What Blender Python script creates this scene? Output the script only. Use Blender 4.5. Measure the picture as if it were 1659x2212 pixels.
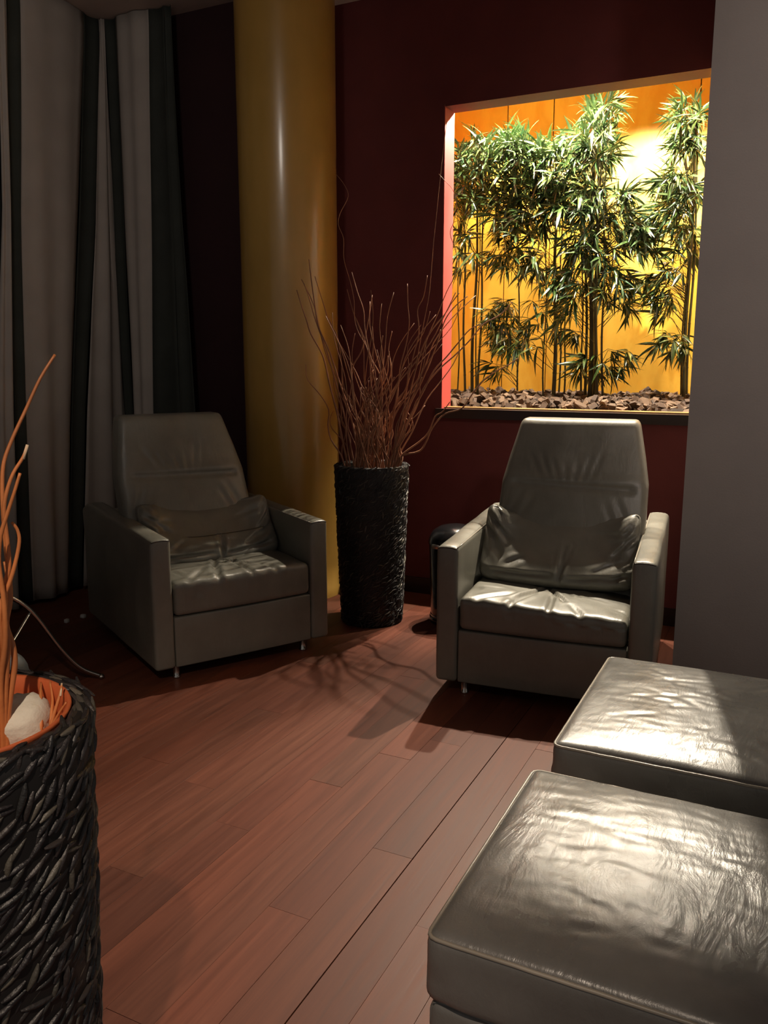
import bpy, math, random
from mathutils import Vector, Matrix, noise

for _o in list(bpy.data.objects):
    bpy.data.objects.remove(_o)
SC = bpy.context.scene
COL = SC.collection
PI = math.pi

# ------------------------------------------------------------------ camera
cam_d = bpy.data.cameras.new('camera')
cam_d.sensor_fit = 'HORIZONTAL'
cam_d.sensor_width = 36.0
cam_d.lens = 36.0 * 1789.0 / 1659.0
cam_d.clip_start = 0.02
cam = bpy.data.objects.new('camera', cam_d)
COL.objects.link(cam)
cam.location = (0, 0, 1.3)
cam.rotation_euler = (math.radians(90 - 10.3), 0, math.radians(26.2))
SC.camera = cam

# ------------------------------------------------------------------ world, exposure
SC.view_settings.view_transform = 'Standard'
SC.view_settings.look = 'None'
SC.view_settings.gamma = 1.0
SC.view_settings.exposure = 0.0
SC.view_settings.use_curve_mapping = False
W = bpy.data.worlds.new('world')
SC.world = W
W.use_nodes = True
W.node_tree.nodes['Background'].inputs[0].default_value = (1.0, 0.95, 0.89, 1)
W.node_tree.nodes['Background'].inputs[1].default_value = 0.19

# ------------------------------------------------------------------ lamps
def spot(name, loc, aim, energy, cone, blend, radius, col):
    d = bpy.data.lights.new(name, 'SPOT')
    d.energy = energy; d.spot_size = math.radians(cone); d.spot_blend = blend
    d.shadow_soft_size = radius; d.color = col
    o = bpy.data.objects.new(name, d); COL.objects.link(o)
    o.location = loc
    o.rotation_euler = (Vector(aim) - Vector(loc)).to_track_quat('-Z', 'Y').to_euler()
    return o
WARM = (1.0, 0.87, 0.68)
# x, y, z, aim, energy, cone
NICHE = [(-1.50, 4.70, 2.90, (-1.50, 4.10, 0.0), 350, 136), (-1.32, 4.52, 2.90, (-1.36, 5.10, 1.6), 270, 105), (-0.86, 4.52, 2.90, (-0.90, 5.10, 1.6), 270, 105),
         (-0.65, 4.70, 2.90, (-0.35, 2.30, 0.3), 560, 44), (-0.35, 4.52, 2.90, (-0.40, 5.10, 1.6), 130, 105),
         (-1.75, 5.16, 2.90, (-1.75, 5.27, 1.2), 120, 66), (-1.25, 5.16, 2.90, (-1.25, 5.27, 1.2), 150, 66), (-0.80, 5.16, 2.90, (-0.80, 5.27, 1.2), 150, 66), (-0.35, 5.16, 2.90, (-0.35, 5.27, 1.2), 110, 66)]  # this back row is added to brighten the wall behind the plants
for q in NICHE:
    spot('niche_spot_light', (q[0], q[1], 2.85), q[3], q[4], q[5], 0.35, 0.02, WARM)
spot('room_and_fill_spot', (-0.09, -0.67, 3.02), (-1.05, 0.80, 0.5), 190, 46, 0.8, 0.03, (1.0, 0.80, 0.62))
spot('room_and_fill_spot', (-1.5, 0.9, 3.02), (-3.5, 3.1, 2.3), 50, 80, 1.0, 0.15, (1.0, 0.90, 0.80))  # added fill that brightens the curtains and column
spot('room_and_fill_spot', (1.1, 0.6, 3.02), (0.55, 3.3, 1.95), 120, 62, 1.0, 0.15, (1.0, 0.87, 0.78))  # added fill that brightens the grey wall

# ------------------------------------------------------------------ helpers
def link(o, parent=None):
    COL.objects.link(o)
    if parent is not None:
        o.parent = parent
    return o

def mesh(name, V, F, mat, parent=None, smooth=False, mats=None, fm=None):
    me = bpy.data.meshes.new(name)
    me.from_pydata([tuple(v) for v in V], [], F)
    for m in (mats or [mat]):
        me.materials.append(m)
    if fm:
        me.polygons.foreach_set('material_index', fm)
    if smooth:
        me.polygons.foreach_set('use_smooth', [True] * len(me.polygons))
    me.update()
    return link(bpy.data.objects.new(name, me), parent)

def tag(o, label=None, cat=None, group=None, kind=None):
    if label: o['label'] = label
    if cat: o['category'] = cat
    if group: o['group'] = group
    if kind: o['kind'] = kind
    return o

def empty(name, loc=(0, 0, 0), rz=0.0):
    o = bpy.data.objects.new(name, None)
    COL.objects.link(o)
    o.empty_display_size = 0.1
    o.location = loc; o.rotation_euler = (0, 0, rz)
    return o

def box(x0, x1, y0, y1, z0, z1):
    V = [(x0, y0, z0), (x1, y0, z0), (x1, y1, z0), (x0, y1, z0), (x0, y0, z1), (x1, y0, z1), (x1, y1, z1), (x0, y1, z1)]
    F = [(0, 3, 2, 1), (4, 5, 6, 7), (0, 1, 5, 4), (1, 2, 6, 5), (2, 3, 7, 6), (3, 0, 4, 7)]
    return V, F

def join(parts):
    V = []; F = []
    for v, f in parts:
        b = len(V); V += list(v); F += [tuple(i + b for i in q) for q in f]
    return V, F

def axis_samples(h, r, n):
    t = [0, r * .25, r * .55, r]
    a = [-h + q for q in t]
    m = [-h + r + (2 * h - 2 * r) * i / n for i in range(1, n)]
    return a + m + [-q for q in reversed(a)]

def rbox(c, s, r, n, fn=None):
    """rounded box, c centre, s full sizes, r radius, n interior divisions per axis, fn displaces (p, normal)"""
    h = [q / 2 for q in s]
    r = min(r, min(h) * .98)
    S = [axis_samples(h[i], r, n[i]) for i in range(3)]
    V = []; F = []; key = {}
    def vid(p):
        k = (round(p[0], 6), round(p[1], 6), round(p[2], 6))
        if k in key: return key[k]
        q = Vector(p)
        inner = Vector([max(-h[i] + r, min(h[i] - r, p[i])) for i in range(3)])
        d = q - inner
        nn = d.normalized()
        P = inner + nn * r
        if fn: P = Vector(fn(P, nn))
        key[k] = len(V); V.append((P[0] + c[0], P[1] + c[1], P[2] + c[2]))
        return key[k]
    for ax in range(3):
        a, b = (ax + 1) % 3, (ax + 2) % 3
        for sg in (-1, 1):
            for i in range(len(S[a]) - 1):
                for j in range(len(S[b]) - 1):
                    q = []
                    for (u, v) in ((i, j), (i + 1, j), (i + 1, j + 1), (i, j + 1)):
                        p = [0, 0, 0]; p[ax] = sg * h[ax]; p[a] = S[a][u]; p[b] = S[b][v]
                        q.append(vid(p))
                    F.append(tuple(q) if sg > 0 else tuple(reversed(q)))
    return V, F

def tube(pts, rad, sides=6, cap=True):
    P = [Vector(p) for p in pts]
    n = len(P)
    R = rad if isinstance(rad, (list, tuple)) else [rad] * n
    V = []; F = []
    up = Vector((0.13, 0.21, 1)).normalized()
    t0 = (P[1] - P[0]).normalized()
    a = t0.cross(up)
    if a.length < .01: a = t0.cross(Vector((1, 0, 0)))
    a.normalize()
    for i in range(n):
        t = (P[min(i + 1, n - 1)] - P[max(i - 1, 0)]).normalized()
        a = (a - t * a.dot(t)); a.normalize()
        b = t.cross(a)
        for k in range(sides):
            g = 2 * PI * k / sides
            V.append(P[i] + (a * math.cos(g) + b * math.sin(g)) * R[i])
    for i in range(n - 1):
        for k in range(sides):
            k2 = (k + 1) % sides
            F.append((i * sides + k, i * sides + k2, (i + 1) * sides + k2, (i + 1) * sides + k))
    if cap:
        F.append(tuple(reversed(range(sides))))
        F.append(tuple((n - 1) * sides + k for k in range(sides)))
    return V, F

def smooth_path(pts, sub=4):
    P = [Vector(p) for p in pts]; out = []
    for i in range(len(P) - 1):
        p0 = P[max(i - 1, 0)]; p1 = P[i]; p2 = P[i + 1]; p3 = P[min(i + 2, len(P) - 1)]
        for k in range(sub):
            t = k / sub
            out.append(.5 * ((2 * p1) + (p2 - p0) * t + (2 * p0 - 5 * p1 + 4 * p2 - p3) * t * t + (3 * p1 - p0 - 3 * p2 + p3) * t ** 3))
    out.append(P[-1])
    return out

def lathe(prof, seg=48, close=False):
    V = []; F = []
    n = len(prof)
    for (r, z) in prof:
        for k in range(seg):
            g = 2 * PI * k / seg
            V.append((r * math.cos(g), r * math.sin(g), z))
    for i in range(n - 1):
        for k in range(seg):
            k2 = (k + 1) % seg
            F.append((i * seg + k, i * seg + k2, (i + 1) * seg + k2, (i + 1) * seg + k))
    if close:
        F.append(tuple(reversed(range(seg))))
        F.append(tuple((n - 1) * seg + k for k in range(seg)))
    return V, F

# ------------------------------------------------------------------ materials
def srgb(r, g, b):
    f = lambda c: (c / 255 / 12.92) if c / 255 <= .04045 else ((c / 255 + .055) / 1.055) ** 2.4
    return (f(r), f(g), f(b), 1)

class NT:
    def __init__(s, name):
        s.m = bpy.data.materials.new(name); s.m.use_nodes = True
        s.t = s.m.node_tree; s.b = s.t.nodes['Principled BSDF']
    def n(s, typ, **kw):
        x = s.t.nodes.new(typ)
        for k, v in kw.items():
            if k in x.inputs.keys(): x.inputs[k].default_value = v
            else: setattr(x, k, v)
        return x
    def l(s, a, b): s.t.links.new(a, b)
    def coord(s, scale=(1, 1, 1), out='Object'):
        tc = s.n('ShaderNodeTexCoord'); mp = s.n('ShaderNodeMapping'); mp.inputs['Scale'].default_value = scale
        s.l(tc.outputs[out], mp.inputs['Vector']); return mp.outputs['Vector']
    def noise(s, scale, detail=4, vec=None, rough=.5, dist=0):
        x = s.n('ShaderNodeTexNoise'); x.inputs['Scale'].default_value = scale; x.inputs['Detail'].default_value = detail
        x.inputs['Roughness'].default_value = rough; x.inputs['Distortion'].default_value = dist
        if vec is not None: s.l(vec, x.inputs['Vector'])
        return x.outputs['Fac']
    def ramp(s, fac, stops):
        x = s.n('ShaderNodeValToRGB'); e = x.color_ramp.elements
        while len(e) < len(stops): e.new(.5)
        for i, (p, c) in enumerate(stops): e[i].position = p; e[i].color = c
        s.l(fac, x.inputs['Fac']); return x.outputs['Color']
    def bump(s, h, strength, dist=.01, prev=None):
        x = s.n('ShaderNodeBump'); x.inputs['Strength'].default_value = strength; x.inputs['Distance'].default_value = dist
        s.l(h, x.inputs['Height'])
        if prev is not None: s.l(prev, x.inputs['Normal'])
        s.l(x.outputs['Normal'], s.b.inputs['Normal']); return x.outputs['Normal']
    def maprange(s, f, a, b, c, d):
        x = s.n('ShaderNodeMapRange')
        for i, v in enumerate((a, b, c, d)): x.inputs[i + 1].default_value = v
        s.l(f, x.inputs[0]); return x.outputs[0]

def simple(name, col, rough=.6, metal=0, spec=.5, bump=None, var=.12, coat=0):
    t = NT(name)
    vec = t.coord()
    f = t.noise(6, 5, vec)
    a = tuple(c * (1 - var) for c in col[:3]) + (1,); b = tuple(min(1, c * (1 + var)) for c in col[:3]) + (1,)
    t.l(t.ramp(f, [(.35, a), (.65, b)]), t.b.inputs['Base Color'])
    t.b.inputs['Roughness'].default_value = rough; t.b.inputs['Metallic'].default_value = metal
    t.b.inputs['Specular IOR Level'].default_value = spec
    if coat: t.b.inputs['Coat Weight'].default_value = coat; t.b.inputs['Coat Roughness'].default_value = .1
    if bump: t.bump(t.noise(bump[0], 4, vec), bump[1], bump[2])
    return t.m

def leather(name, col, rough=.36, creases=.5):
    t = NT(name)
    vec = t.coord()
    big = t.noise(5, 5, vec, .6)
    fine = t.noise(380, 3, vec)
    vs = t.coord((22, 7, 9)); wr = t.noise(1.0, 6, vs, .62, .6)
    t.l(t.ramp(big, [(.3, tuple(c * .82 for c in col[:3]) + (1,)), (.7, tuple(c * 1.15 for c in col[:3]) + (1,))]), t.b.inputs['Base Color'])
    t.l(t.maprange(big, .3, .7, rough - .06, rough + .1), t.b.inputs['Roughness'])
    n1 = t.bump(wr, creases, .006)
    t.bump(fine, .12, .0012, n1)
    t.b.inputs['Specular IOR Level'].default_value = .6
    return t.m

M = {}
M['leather'] = leather('taupe_leather', srgb(114, 112, 103), .36, .35)
M['leather_ott'] = leather('grey_leather', srgb(106, 104, 101), .275, .38)
M['seam'] = simple('dark_leather_seam', srgb(60, 56, 50), .5)
M['piping'] = simple('leather_piping', srgb(150, 142, 130), .35)
M['red'] = simple('maroon_wall_paint', srgb(100, 46, 46), .72, spec=.3, bump=(90, .15, .004), var=.06)
M['reveal'] = simple('lit_maroon_reveal', srgb(176, 72, 66), .65, spec=.3, var=.05)  # maroon wall paint brightened, niche light on the jamb put into the colour
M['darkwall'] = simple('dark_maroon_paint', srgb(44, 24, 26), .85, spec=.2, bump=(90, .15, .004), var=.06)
M['grey_wall'] = simple('grey_wall_paint', srgb(150, 141, 136), .8, spec=.3, bump=(160, .2, .003), var=.03)
M['ceiling'] = simple('ceiling_paint', srgb(190, 172, 162), .85, spec=.2, bump=(120, .2, .003), var=.03)
M['curtain'] = simple('grey_curtain_cloth', srgb(142, 133, 126), .9, spec=.15, bump=(500, .3, .001), var=.05)
M['stripe'] = simple('dark_green_grey_stripe_cloth', srgb(50, 52, 48), .9, spec=.15, bump=(500, .3, .001), var=.1)
M['black_gloss'] = simple('black_gloss_enamel', srgb(18, 18, 20), .2, spec=.5, coat=.3)
M['chrome'] = simple('brushed_chrome', srgb(190, 186, 180), .18, metal=1, var=.05)
M['sill'] = simple('dark_sill_lacquer', srgb(38, 24, 22), .35)
M['ledge'] = simple('ochre_ledge_paint', srgb(140, 104, 60), .5, var=.2)
M['orange'] = simple('terracotta_liner_plastic', srgb(196, 98, 56), .5, bump=(40, .1, .002), var=.05)
M['stone'] = simple('white_quartz_stone', srgb(222, 216, 200), .7, bump=(35, .5, .01), var=.12)
M['twig'] = simple('rust_brown_willow', srgb(150, 104, 78), .6, bump=(60, .4, .002), var=.35)
M['twig_near'] = simple('golden_brown_willow', srgb(190, 116, 66), .45, bump=(50, .4, .003), var=.3)
M['twig_cut'] = simple('pale_cut_wood', srgb(215, 190, 160), .6)
M['stem'] = simple('bamboo_cane_green', srgb(66, 64, 38), .42, bump=(30, .2, .003), var=.4)
M['charcoal_pad'] = leather('charcoal_leather', srgb(40, 42, 44), .6, .2)
M['scrap'] = simple('pale_paper', srgb(190, 188, 184), .7)
M['fixture'] = simple('white_lamp_housing', srgb(200, 196, 190), .5)

def column_mat():
    t = NT('mustard_gloss_paint')
    vec = t.coord((1, 1, .5)); f = t.noise(3, 5, vec, .6)
    t.l(t.ramp(f, [(.3, srgb(150, 117, 54)), (.7, srgb(170, 133, 66))]), t.b.inputs['Base Color'])
    t.b.inputs['Roughness'].default_value = .32
    t.b.inputs['Coat Weight'].default_value = .4; t.b.inputs['Coat Roughness'].default_value = .16
    t.bump(t.noise(60, 3, t.coord()), .12, .002)
    return t.m
M['column'] = column_mat()

def niche_mat(name, a, b):
    t = NT(name)
    vec = t.coord((2.0, 2.0, 1.0)); f = t.noise(3.2, 6, vec, .6, .8)
    t.l(t.ramp(f, [(.35, a), (.62, b)]), t.b.inputs['Base Color'])
    t.b.inputs['Roughness'].default_value = .45
    return t.m
M['niche'] = niche_mat('amber_panel_paint', srgb(240, 180, 60), srgb(250, 204, 84))

def wood_floor():
    t = NT('merbau_plank_wood')
    info = t.n('ShaderNodeObjectInfo')
    tc = t.n('ShaderNodeTexCoord')
    add = t.n('ShaderNodeVectorMath', operation='MULTIPLY_ADD')
    comb = t.n('ShaderNodeCombineXYZ')
    t.l(info.outputs['Random'], comb.inputs[0]); t.l(info.outputs['Random'], comb.inputs[1])
    t.l(comb.outputs[0], add.inputs[0]); add.inputs[1].default_value = (31, 57, 0); t.l(tc.outputs['Object'], add.inputs[2])
    mp = t.n('ShaderNodeMapping'); mp.inputs['Scale'].default_value = (30, 1.6, 1); t.l(add.outputs[0], mp.inputs['Vector'])
    g = t.noise(1.4, 8, mp.outputs[0], .62, .7)
    mp2 = t.n('ShaderNodeMapping'); mp2.inputs['Scale'].default_value = (8, 1.2, 1); t.l(add.outputs[0], mp2.inputs['Vector'])
    g2 = t.noise(1.0, 4, mp2.outputs[0], .5, .4)
    grain = t.ramp(g, [(.25, srgb(84, 45, 32)), (.5, srgb(100, 55, 39)), (.78, srgb(114, 66, 48))])
    tone = t.ramp(info.outputs['Random'], [(0, (.66, .60, .58, 1)), (.35, (1.0, .92, .9, 1)), (.6, (.80, .84, .84, 1)), (1, (1.14, 1.0, .92, 1))])
    mx = t.n('ShaderNodeMix', data_type='RGBA', blend_type='MULTIPLY'); mx.inputs['Factor'].default_value = 1
    t.l(grain, mx.inputs['A']); t.l(tone, mx.inputs['B'])
    sh = t.ramp(g2, [(.3, (.86, .86, .86, 1)), (.7, (1.08, 1.08, 1.08, 1))])
    mx2 = t.n('ShaderNodeMix', data_type='RGBA', blend_type='MULTIPLY'); mx2.inputs['Factor'].default_value = 1
    t.l(mx.outputs['Result'], mx2.inputs['A']); t.l(sh, mx2.inputs['B'])
    t.l(mx2.outputs['Result'], t.b.inputs['Base Color'])
    t.l(t.maprange(g, .2, .8, .46, .60), t.b.inputs['Roughness']); t.b.inputs['Specular IOR Level'].default_value = .32
    t.bump(g, .15, .002)
    return t.m
M['wood'] = wood_floor()

def leaf_mat():
    t = NT('bamboo_leaf_green')
    info = t.n('ShaderNodeObjectInfo'); geo = t.n('ShaderNodeNewGeometry')
    ad = t.n('ShaderNodeMath', operation='ADD'); t.l(info.outputs['Random'], ad.inputs[0]); t.l(geo.outputs['Random Per Island'], ad.inputs[1])
    fr = t.n('ShaderNodeMath', operation='FRACT'); t.l(ad.outputs[0], fr.inputs[0])
    t.l(t.ramp(fr.outputs[0], [(0, srgb(38, 62, 30)), (.4, srgb(62, 86, 40)), (.7, srgb(86, 100, 52)), (1, srgb(52, 84, 60))]), t.b.inputs['Base Color'])
    t.b.inputs['Roughness'].default_value = .27
    t.b.inputs['Specular IOR Level'].default_value = .85
    return t.m
M['leaf'] = leaf_mat()

def island_mat(name, cols, rough, coord_scale=80, bump=.4):
    t = NT(name)
    info = t.n('ShaderNodeObjectInfo'); geo = t.n('ShaderNodeNewGeometry')
    ad = t.n('ShaderNodeMath', operation='ADD'); t.l(info.outputs['Random'], ad.inputs[0]); t.l(geo.outputs['Random Per Island'], ad.inputs[1])
    fr = t.n('ShaderNodeMath', operation='FRACT'); t.l(ad.outputs[0], fr.inputs[0])
    n = len(cols)
    t.l(t.ramp(fr.outputs[0], [(i / (n - 1), c) for i, c in enumerate(cols)]), t.b.inputs['Base Color'])
    t.b.inputs['Roughness'].default_value = rough
    t.bump(t.noise(coord_scale, 4, t.coord()), bump, .003)
    return t.m
M['strand'] = island_mat('black_woven_fibre', [srgb(34, 30, 32), srgb(44, 40, 42), srgb(28, 26, 28), srgb(54, 48, 47), srgb(34, 34, 34), srgb(96, 90, 80)], .42, 160, .5)
M['strand_base'] = simple('black_fibre_backing', srgb(24, 22, 22), .6)
M['bark'] = island_mat('dry_bark_brown', [srgb(62, 46, 36), srgb(92, 72, 56), srgb(44, 32, 26), srgb(112, 90, 70), srgb(58, 40, 30)], .85, 60, .8)

def emit(name, col, s):
    t = NT(name)
    t.b.inputs['Base Color'].default_value = col
    t.b.inputs['Emission Color'].default_value = col
    t.b.inputs['Emission Strength'].default_value = s
    return t.m
M['lens'] = emit('lit_lamp_lens', (1, .88, .7, 1), 8)
FAR_TWIGS = [
    [(-2.115, 3.381, 1.627), (-2.104, 3.405, 1.553), (-2.094, 3.427, 1.495), (-2.083, 3.45, 1.427), (-2.043, 3.491, 1.324), (-2.024, 3.518, 1.192), (-1.998, 3.55, 1.035), (-1.971, 3.581, 0.805)] ,
    [(-2.164, 3.527, 1.67), (-2.14, 3.533, 1.599), (-2.119, 3.538, 1.522), (-2.093, 3.545, 1.445), (-2.063, 3.554, 1.364), (-2.033, 3.563, 1.258), (-1.984, 3.582, 1.056), (-1.942, 3.597, 0.805)] ,
    [(-2.117, 3.497, 1.776), (-2.109, 3.501, 1.692), (-2.096, 3.51, 1.563), (-2.082, 3.518, 1.466), (-2.037, 3.544, 1.346), (-1.994, 3.569, 1.191), (-1.949, 3.593, 1.034), (-1.916, 3.611, 0.805)] ,
    [(-2.145, 3.596, 1.708), (-2.107, 3.603, 1.591), (-2.071, 3.607, 1.48), (-2.033, 3.612, 1.424), (-2.008, 3.61, 1.28), (-1.994, 3.601, 1.123), (-1.936, 3.616, 0.964), (-1.896, 3.621, 0.805)] ,
    [(-2.102, 3.737, 2.204), (-2.058, 3.745, 2.148), (-2.036, 3.741, 2.092), (-2.063, 3.71, 2.014), (-2.065, 3.692, 1.957), (-2.037, 3.692, 1.89), (-2.029, 3.68, 1.791), (-1.995, 3.682, 1.681), (-1.973, 3.678, 1.592), (-1.964, 3.666, 1.503), (-1.94, 3.663, 1.436), (-1.893, 3.671, 1.347), (-1.853, 3.676, 1.145), (-1.859, 3.656, 0.987), (-1.865, 3.637, 0.805)] ,
    [(-1.965, 3.641, 1.724), (-1.939, 3.648, 1.632), (-1.91, 3.656, 1.545), (-1.902, 3.654, 1.457), (-1.875, 3.66, 1.324), (-1.832, 3.675, 1.235), (-1.821, 3.673, 1.123), (-1.847, 3.653, 0.965), (-1.876, 3.632, 0.805)] ,
    [(-1.746, 3.807, 1.674), (-1.737, 3.795, 1.57), (-1.725, 3.785, 1.481), (-1.733, 3.765, 1.38), (-1.751, 3.741, 1.28), (-1.753, 3.724, 1.19), (-1.769, 3.701, 1.032), (-1.787, 3.676, 0.805)] ,
    [(-1.657, 3.846, 1.713), (-1.667, 3.826, 1.613), (-1.688, 3.801, 1.547), (-1.675, 3.791, 1.436), (-1.695, 3.767, 1.324), (-1.714, 3.743, 1.19), (-1.728, 3.72, 1.033), (-1.762, 3.688, 0.805)] ,
    [(-1.597, 3.925, 2.429), (-1.607, 3.906, 2.285), (-1.616, 3.888, 2.135), (-1.622, 3.871, 2.005), (-1.628, 3.853, 1.875), (-1.633, 3.836, 1.722), (-1.637, 3.82, 1.612), (-1.654, 3.798, 1.48), (-1.678, 3.772, 1.302), (-1.704, 3.745, 1.123), (-1.744, 3.712, 0.964), (-1.762, 3.688, 0.805)] ,
    [(-1.132, 3.667, 1.314), (-1.18, 3.678, 1.285), (-1.239, 3.685, 1.256), (-1.301, 3.69, 1.213), (-1.356, 3.697, 1.153), (-1.411, 3.703, 1.082), (-1.497, 3.696, 1.052), (-1.559, 3.697, 0.985), (-1.597, 3.708, 0.913), (-1.638, 3.718, 0.865), (-1.737, 3.7, 0.805)] ,
    [(-1.208, 3.8, 1.572), (-1.264, 3.794, 1.514), (-1.338, 3.78, 1.473), (-1.402, 3.769, 1.399), (-1.466, 3.756, 1.334), (-1.549, 3.735, 1.258), (-1.616, 3.718, 1.17), (-1.653, 3.714, 1.087), (-1.706, 3.702, 0.966), (-1.752, 3.693, 0.805)] ,
    [(-1.476, 3.812, 1.621), (-1.51, 3.799, 1.574), (-1.54, 3.786, 1.52), (-1.591, 3.765, 1.455), (-1.631, 3.748, 1.379), (-1.661, 3.735, 1.28), (-1.691, 3.721, 1.146), (-1.726, 3.706, 0.988), (-1.771, 3.684, 0.805)] ,
    [(-1.649, 3.958, 2.202), (-1.613, 3.956, 2.164), (-1.574, 3.955, 2.122), (-1.55, 3.948, 2.054), (-1.556, 3.929, 1.966), (-1.566, 3.909, 1.91), (-1.532, 3.906, 1.822), (-1.527, 3.891, 1.722), (-1.56, 3.861, 1.634), (-1.595, 3.831, 1.524), (-1.639, 3.795, 1.391), (-1.673, 3.763, 1.19), (-1.728, 3.721, 0.987), (-1.773, 3.683, 0.805)] ,
    [(-1.421, 3.779, 1.602), (-1.474, 3.767, 1.561), (-1.522, 3.755, 1.497), (-1.559, 3.748, 1.389), (-1.601, 3.738, 1.28), (-1.638, 3.729, 1.191), (-1.698, 3.71, 1.057), (-1.75, 3.694, 0.805)] ,
    [(-1.324, 3.708, 1.47), (-1.381, 3.71, 1.446), (-1.438, 3.712, 1.387), (-1.495, 3.712, 1.323), (-1.558, 3.71, 1.258), (-1.618, 3.707, 1.148), (-1.692, 3.698, 1.012), (-1.762, 3.688, 0.805)] ,
    [(-1.901, 3.732, 1.621), (-1.907, 3.712, 1.526), (-1.916, 3.691, 1.436), (-1.93, 3.668, 1.347), (-1.964, 3.634, 1.257), (-1.948, 3.626, 1.1), (-1.922, 3.624, 0.964), (-1.906, 3.616, 0.805)] ,
    [(-1.788, 3.676, 1.328), (-1.788, 3.676, 1.258), (-1.804, 3.668, 1.202), (-1.834, 3.653, 1.146), (-1.82, 3.66, 1.033), (-1.835, 3.653, 0.805)] ,
    [(-1.473, 3.706, 1.111), (-1.515, 3.71, 1.061), (-1.553, 3.716, 1.038), (-1.591, 3.722, 0.958), (-1.64, 3.722, 0.91), (-1.721, 3.708, 0.805)] ,
]
NEAR_TWIGS = [
    [(-0.997, 0.913, 1.31), (-1.008, 0.892, 1.275), (-1.019, 0.872, 1.231), (-1.028, 0.851, 1.188), (-1.032, 0.837, 1.156), (-1.031, 0.83, 1.125), (-1.028, 0.825, 1.081), (-1.023, 0.821, 1.037), (-1.018, 0.818, 0.992), (-1.015, 0.814, 0.954), (-1.015, 0.804, 0.92), (-1.007, 0.805, 0.89), (-1.002, 0.802, 0.861), (-1.003, 0.791, 0.817), (-1.008, 0.776, 0.74)] ,
    [(-0.991, 0.845, 1.18), (-0.993, 0.838, 1.164), (-1.0, 0.825, 1.142), (-1.004, 0.815, 1.117), (-1.006, 0.809, 1.091), (-1.004, 0.808, 1.059), (-1.001, 0.806, 1.012), (-1.003, 0.799, 0.984), (-1.005, 0.793, 0.946), (-1.001, 0.794, 0.901), (-1.003, 0.787, 0.85), (-1.008, 0.776, 0.744)] ,
    [(-0.96, 0.803, 1.147), (-0.968, 0.797, 1.119), (-0.977, 0.791, 1.091), (-0.986, 0.784, 1.059), (-0.991, 0.781, 1.019), (-0.992, 0.785, 0.959), (-0.996, 0.784, 0.898), (-1.004, 0.777, 0.838), (-1.008, 0.776, 0.747)] ,
    [(-0.986, 0.804, 1.075), (-0.982, 0.809, 1.064), (-0.981, 0.81, 1.046), (-0.986, 0.804, 1.014), (-0.992, 0.796, 0.986), (-0.999, 0.787, 0.96), (-1.002, 0.783, 0.928), (-1.001, 0.785, 0.891), (-1.006, 0.778, 0.837), (-1.012, 0.771, 0.748)] ,
    [(-1.033, 0.824, 1.008), (-1.025, 0.821, 0.976), (-1.02, 0.815, 0.947), (-1.019, 0.803, 0.92), (-1.019, 0.789, 0.878), (-1.013, 0.783, 0.819), (-1.005, 0.78, 0.743)] ,
    [(-1.04, 0.879, 0.798), (-1.007, 0.848, 0.795), (-0.975, 0.817, 0.765)] ,
    [(-1.017, 0.876, 0.804), (-0.998, 0.862, 0.785), (-0.982, 0.845, 0.775), (-0.968, 0.825, 0.747)] ,
    [(-0.968, 0.855, 0.816), (-0.963, 0.846, 0.804), (-0.959, 0.835, 0.777)] ,
    [(-0.935, 0.832, 0.802), (-0.948, 0.827, 0.782), (-0.962, 0.822, 0.756), (-0.972, 0.82, 0.735)] ,
    [(-1.0, 0.786, 1.075), (-1.001, 0.785, 1.032), (-0.998, 0.788, 0.993), (-0.996, 0.791, 0.96), (-1.001, 0.785, 0.922), (-1.007, 0.777, 0.868), (-1.011, 0.772, 0.761)] ,
]
P1 = ([(-1.853, 4.9, -1.878, 4.92, 2.153, 0.008), (-1.826, 4.95, -1.81, 4.97, 2.262, 0.011), (-1.762, 4.9, -1.754, 4.92, 2.249, 0.008), (-1.932, 5.0, -1.951, 5.02, 2.036, 0.005), (-1.837, 5.05, -1.831, 5.07, 2.253, 0.005)], [(24, -1.822, 2.498, 0.109, 0.116), (20, -1.852, 2.293, 0.102, 0.118), (12, -1.73, 2.514, 0.085, 0.082), (6, -1.872, 2.07, 0.053, 0.106), (3, -1.839, 1.907, 0.059, 0.081)])
P2 = ([(-1.378, 5.0, -1.394, 5.02, 2.055, 0.006), (-1.296, 4.95, -1.333, 4.97, 2.249, 0.013), (-1.291, 5.05, -1.323, 5.07, 2.239, 0.006), (-1.253, 5.0, -1.265, 5.02, 1.994, 0.006), (-1.55, 5.05, -1.591, 5.07, 2.287, 0.006)], [(30, -1.582, 2.524, 0.115, 0.105), (44, -1.602, 2.259, 0.153, 0.154), (30, -1.415, 2.432, 0.134, 0.119), (18, -1.512, 2.059, 0.165, 0.103), (28, -1.372, 2.202, 0.134, 0.151), (14, -1.626, 1.575, 0.129, 0.094), (10, -1.579, 1.425, 0.114, 0.081), (3, -1.677, 1.261, 0.073, 0.042), (8, -1.493, 1.889, 0.138, 0.078), (8, -1.365, 1.792, 0.109, 0.078), (7, -1.635, 1.923, 0.099, 0.066), (5, -1.425, 1.517, 0.084, 0.159)])
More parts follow.
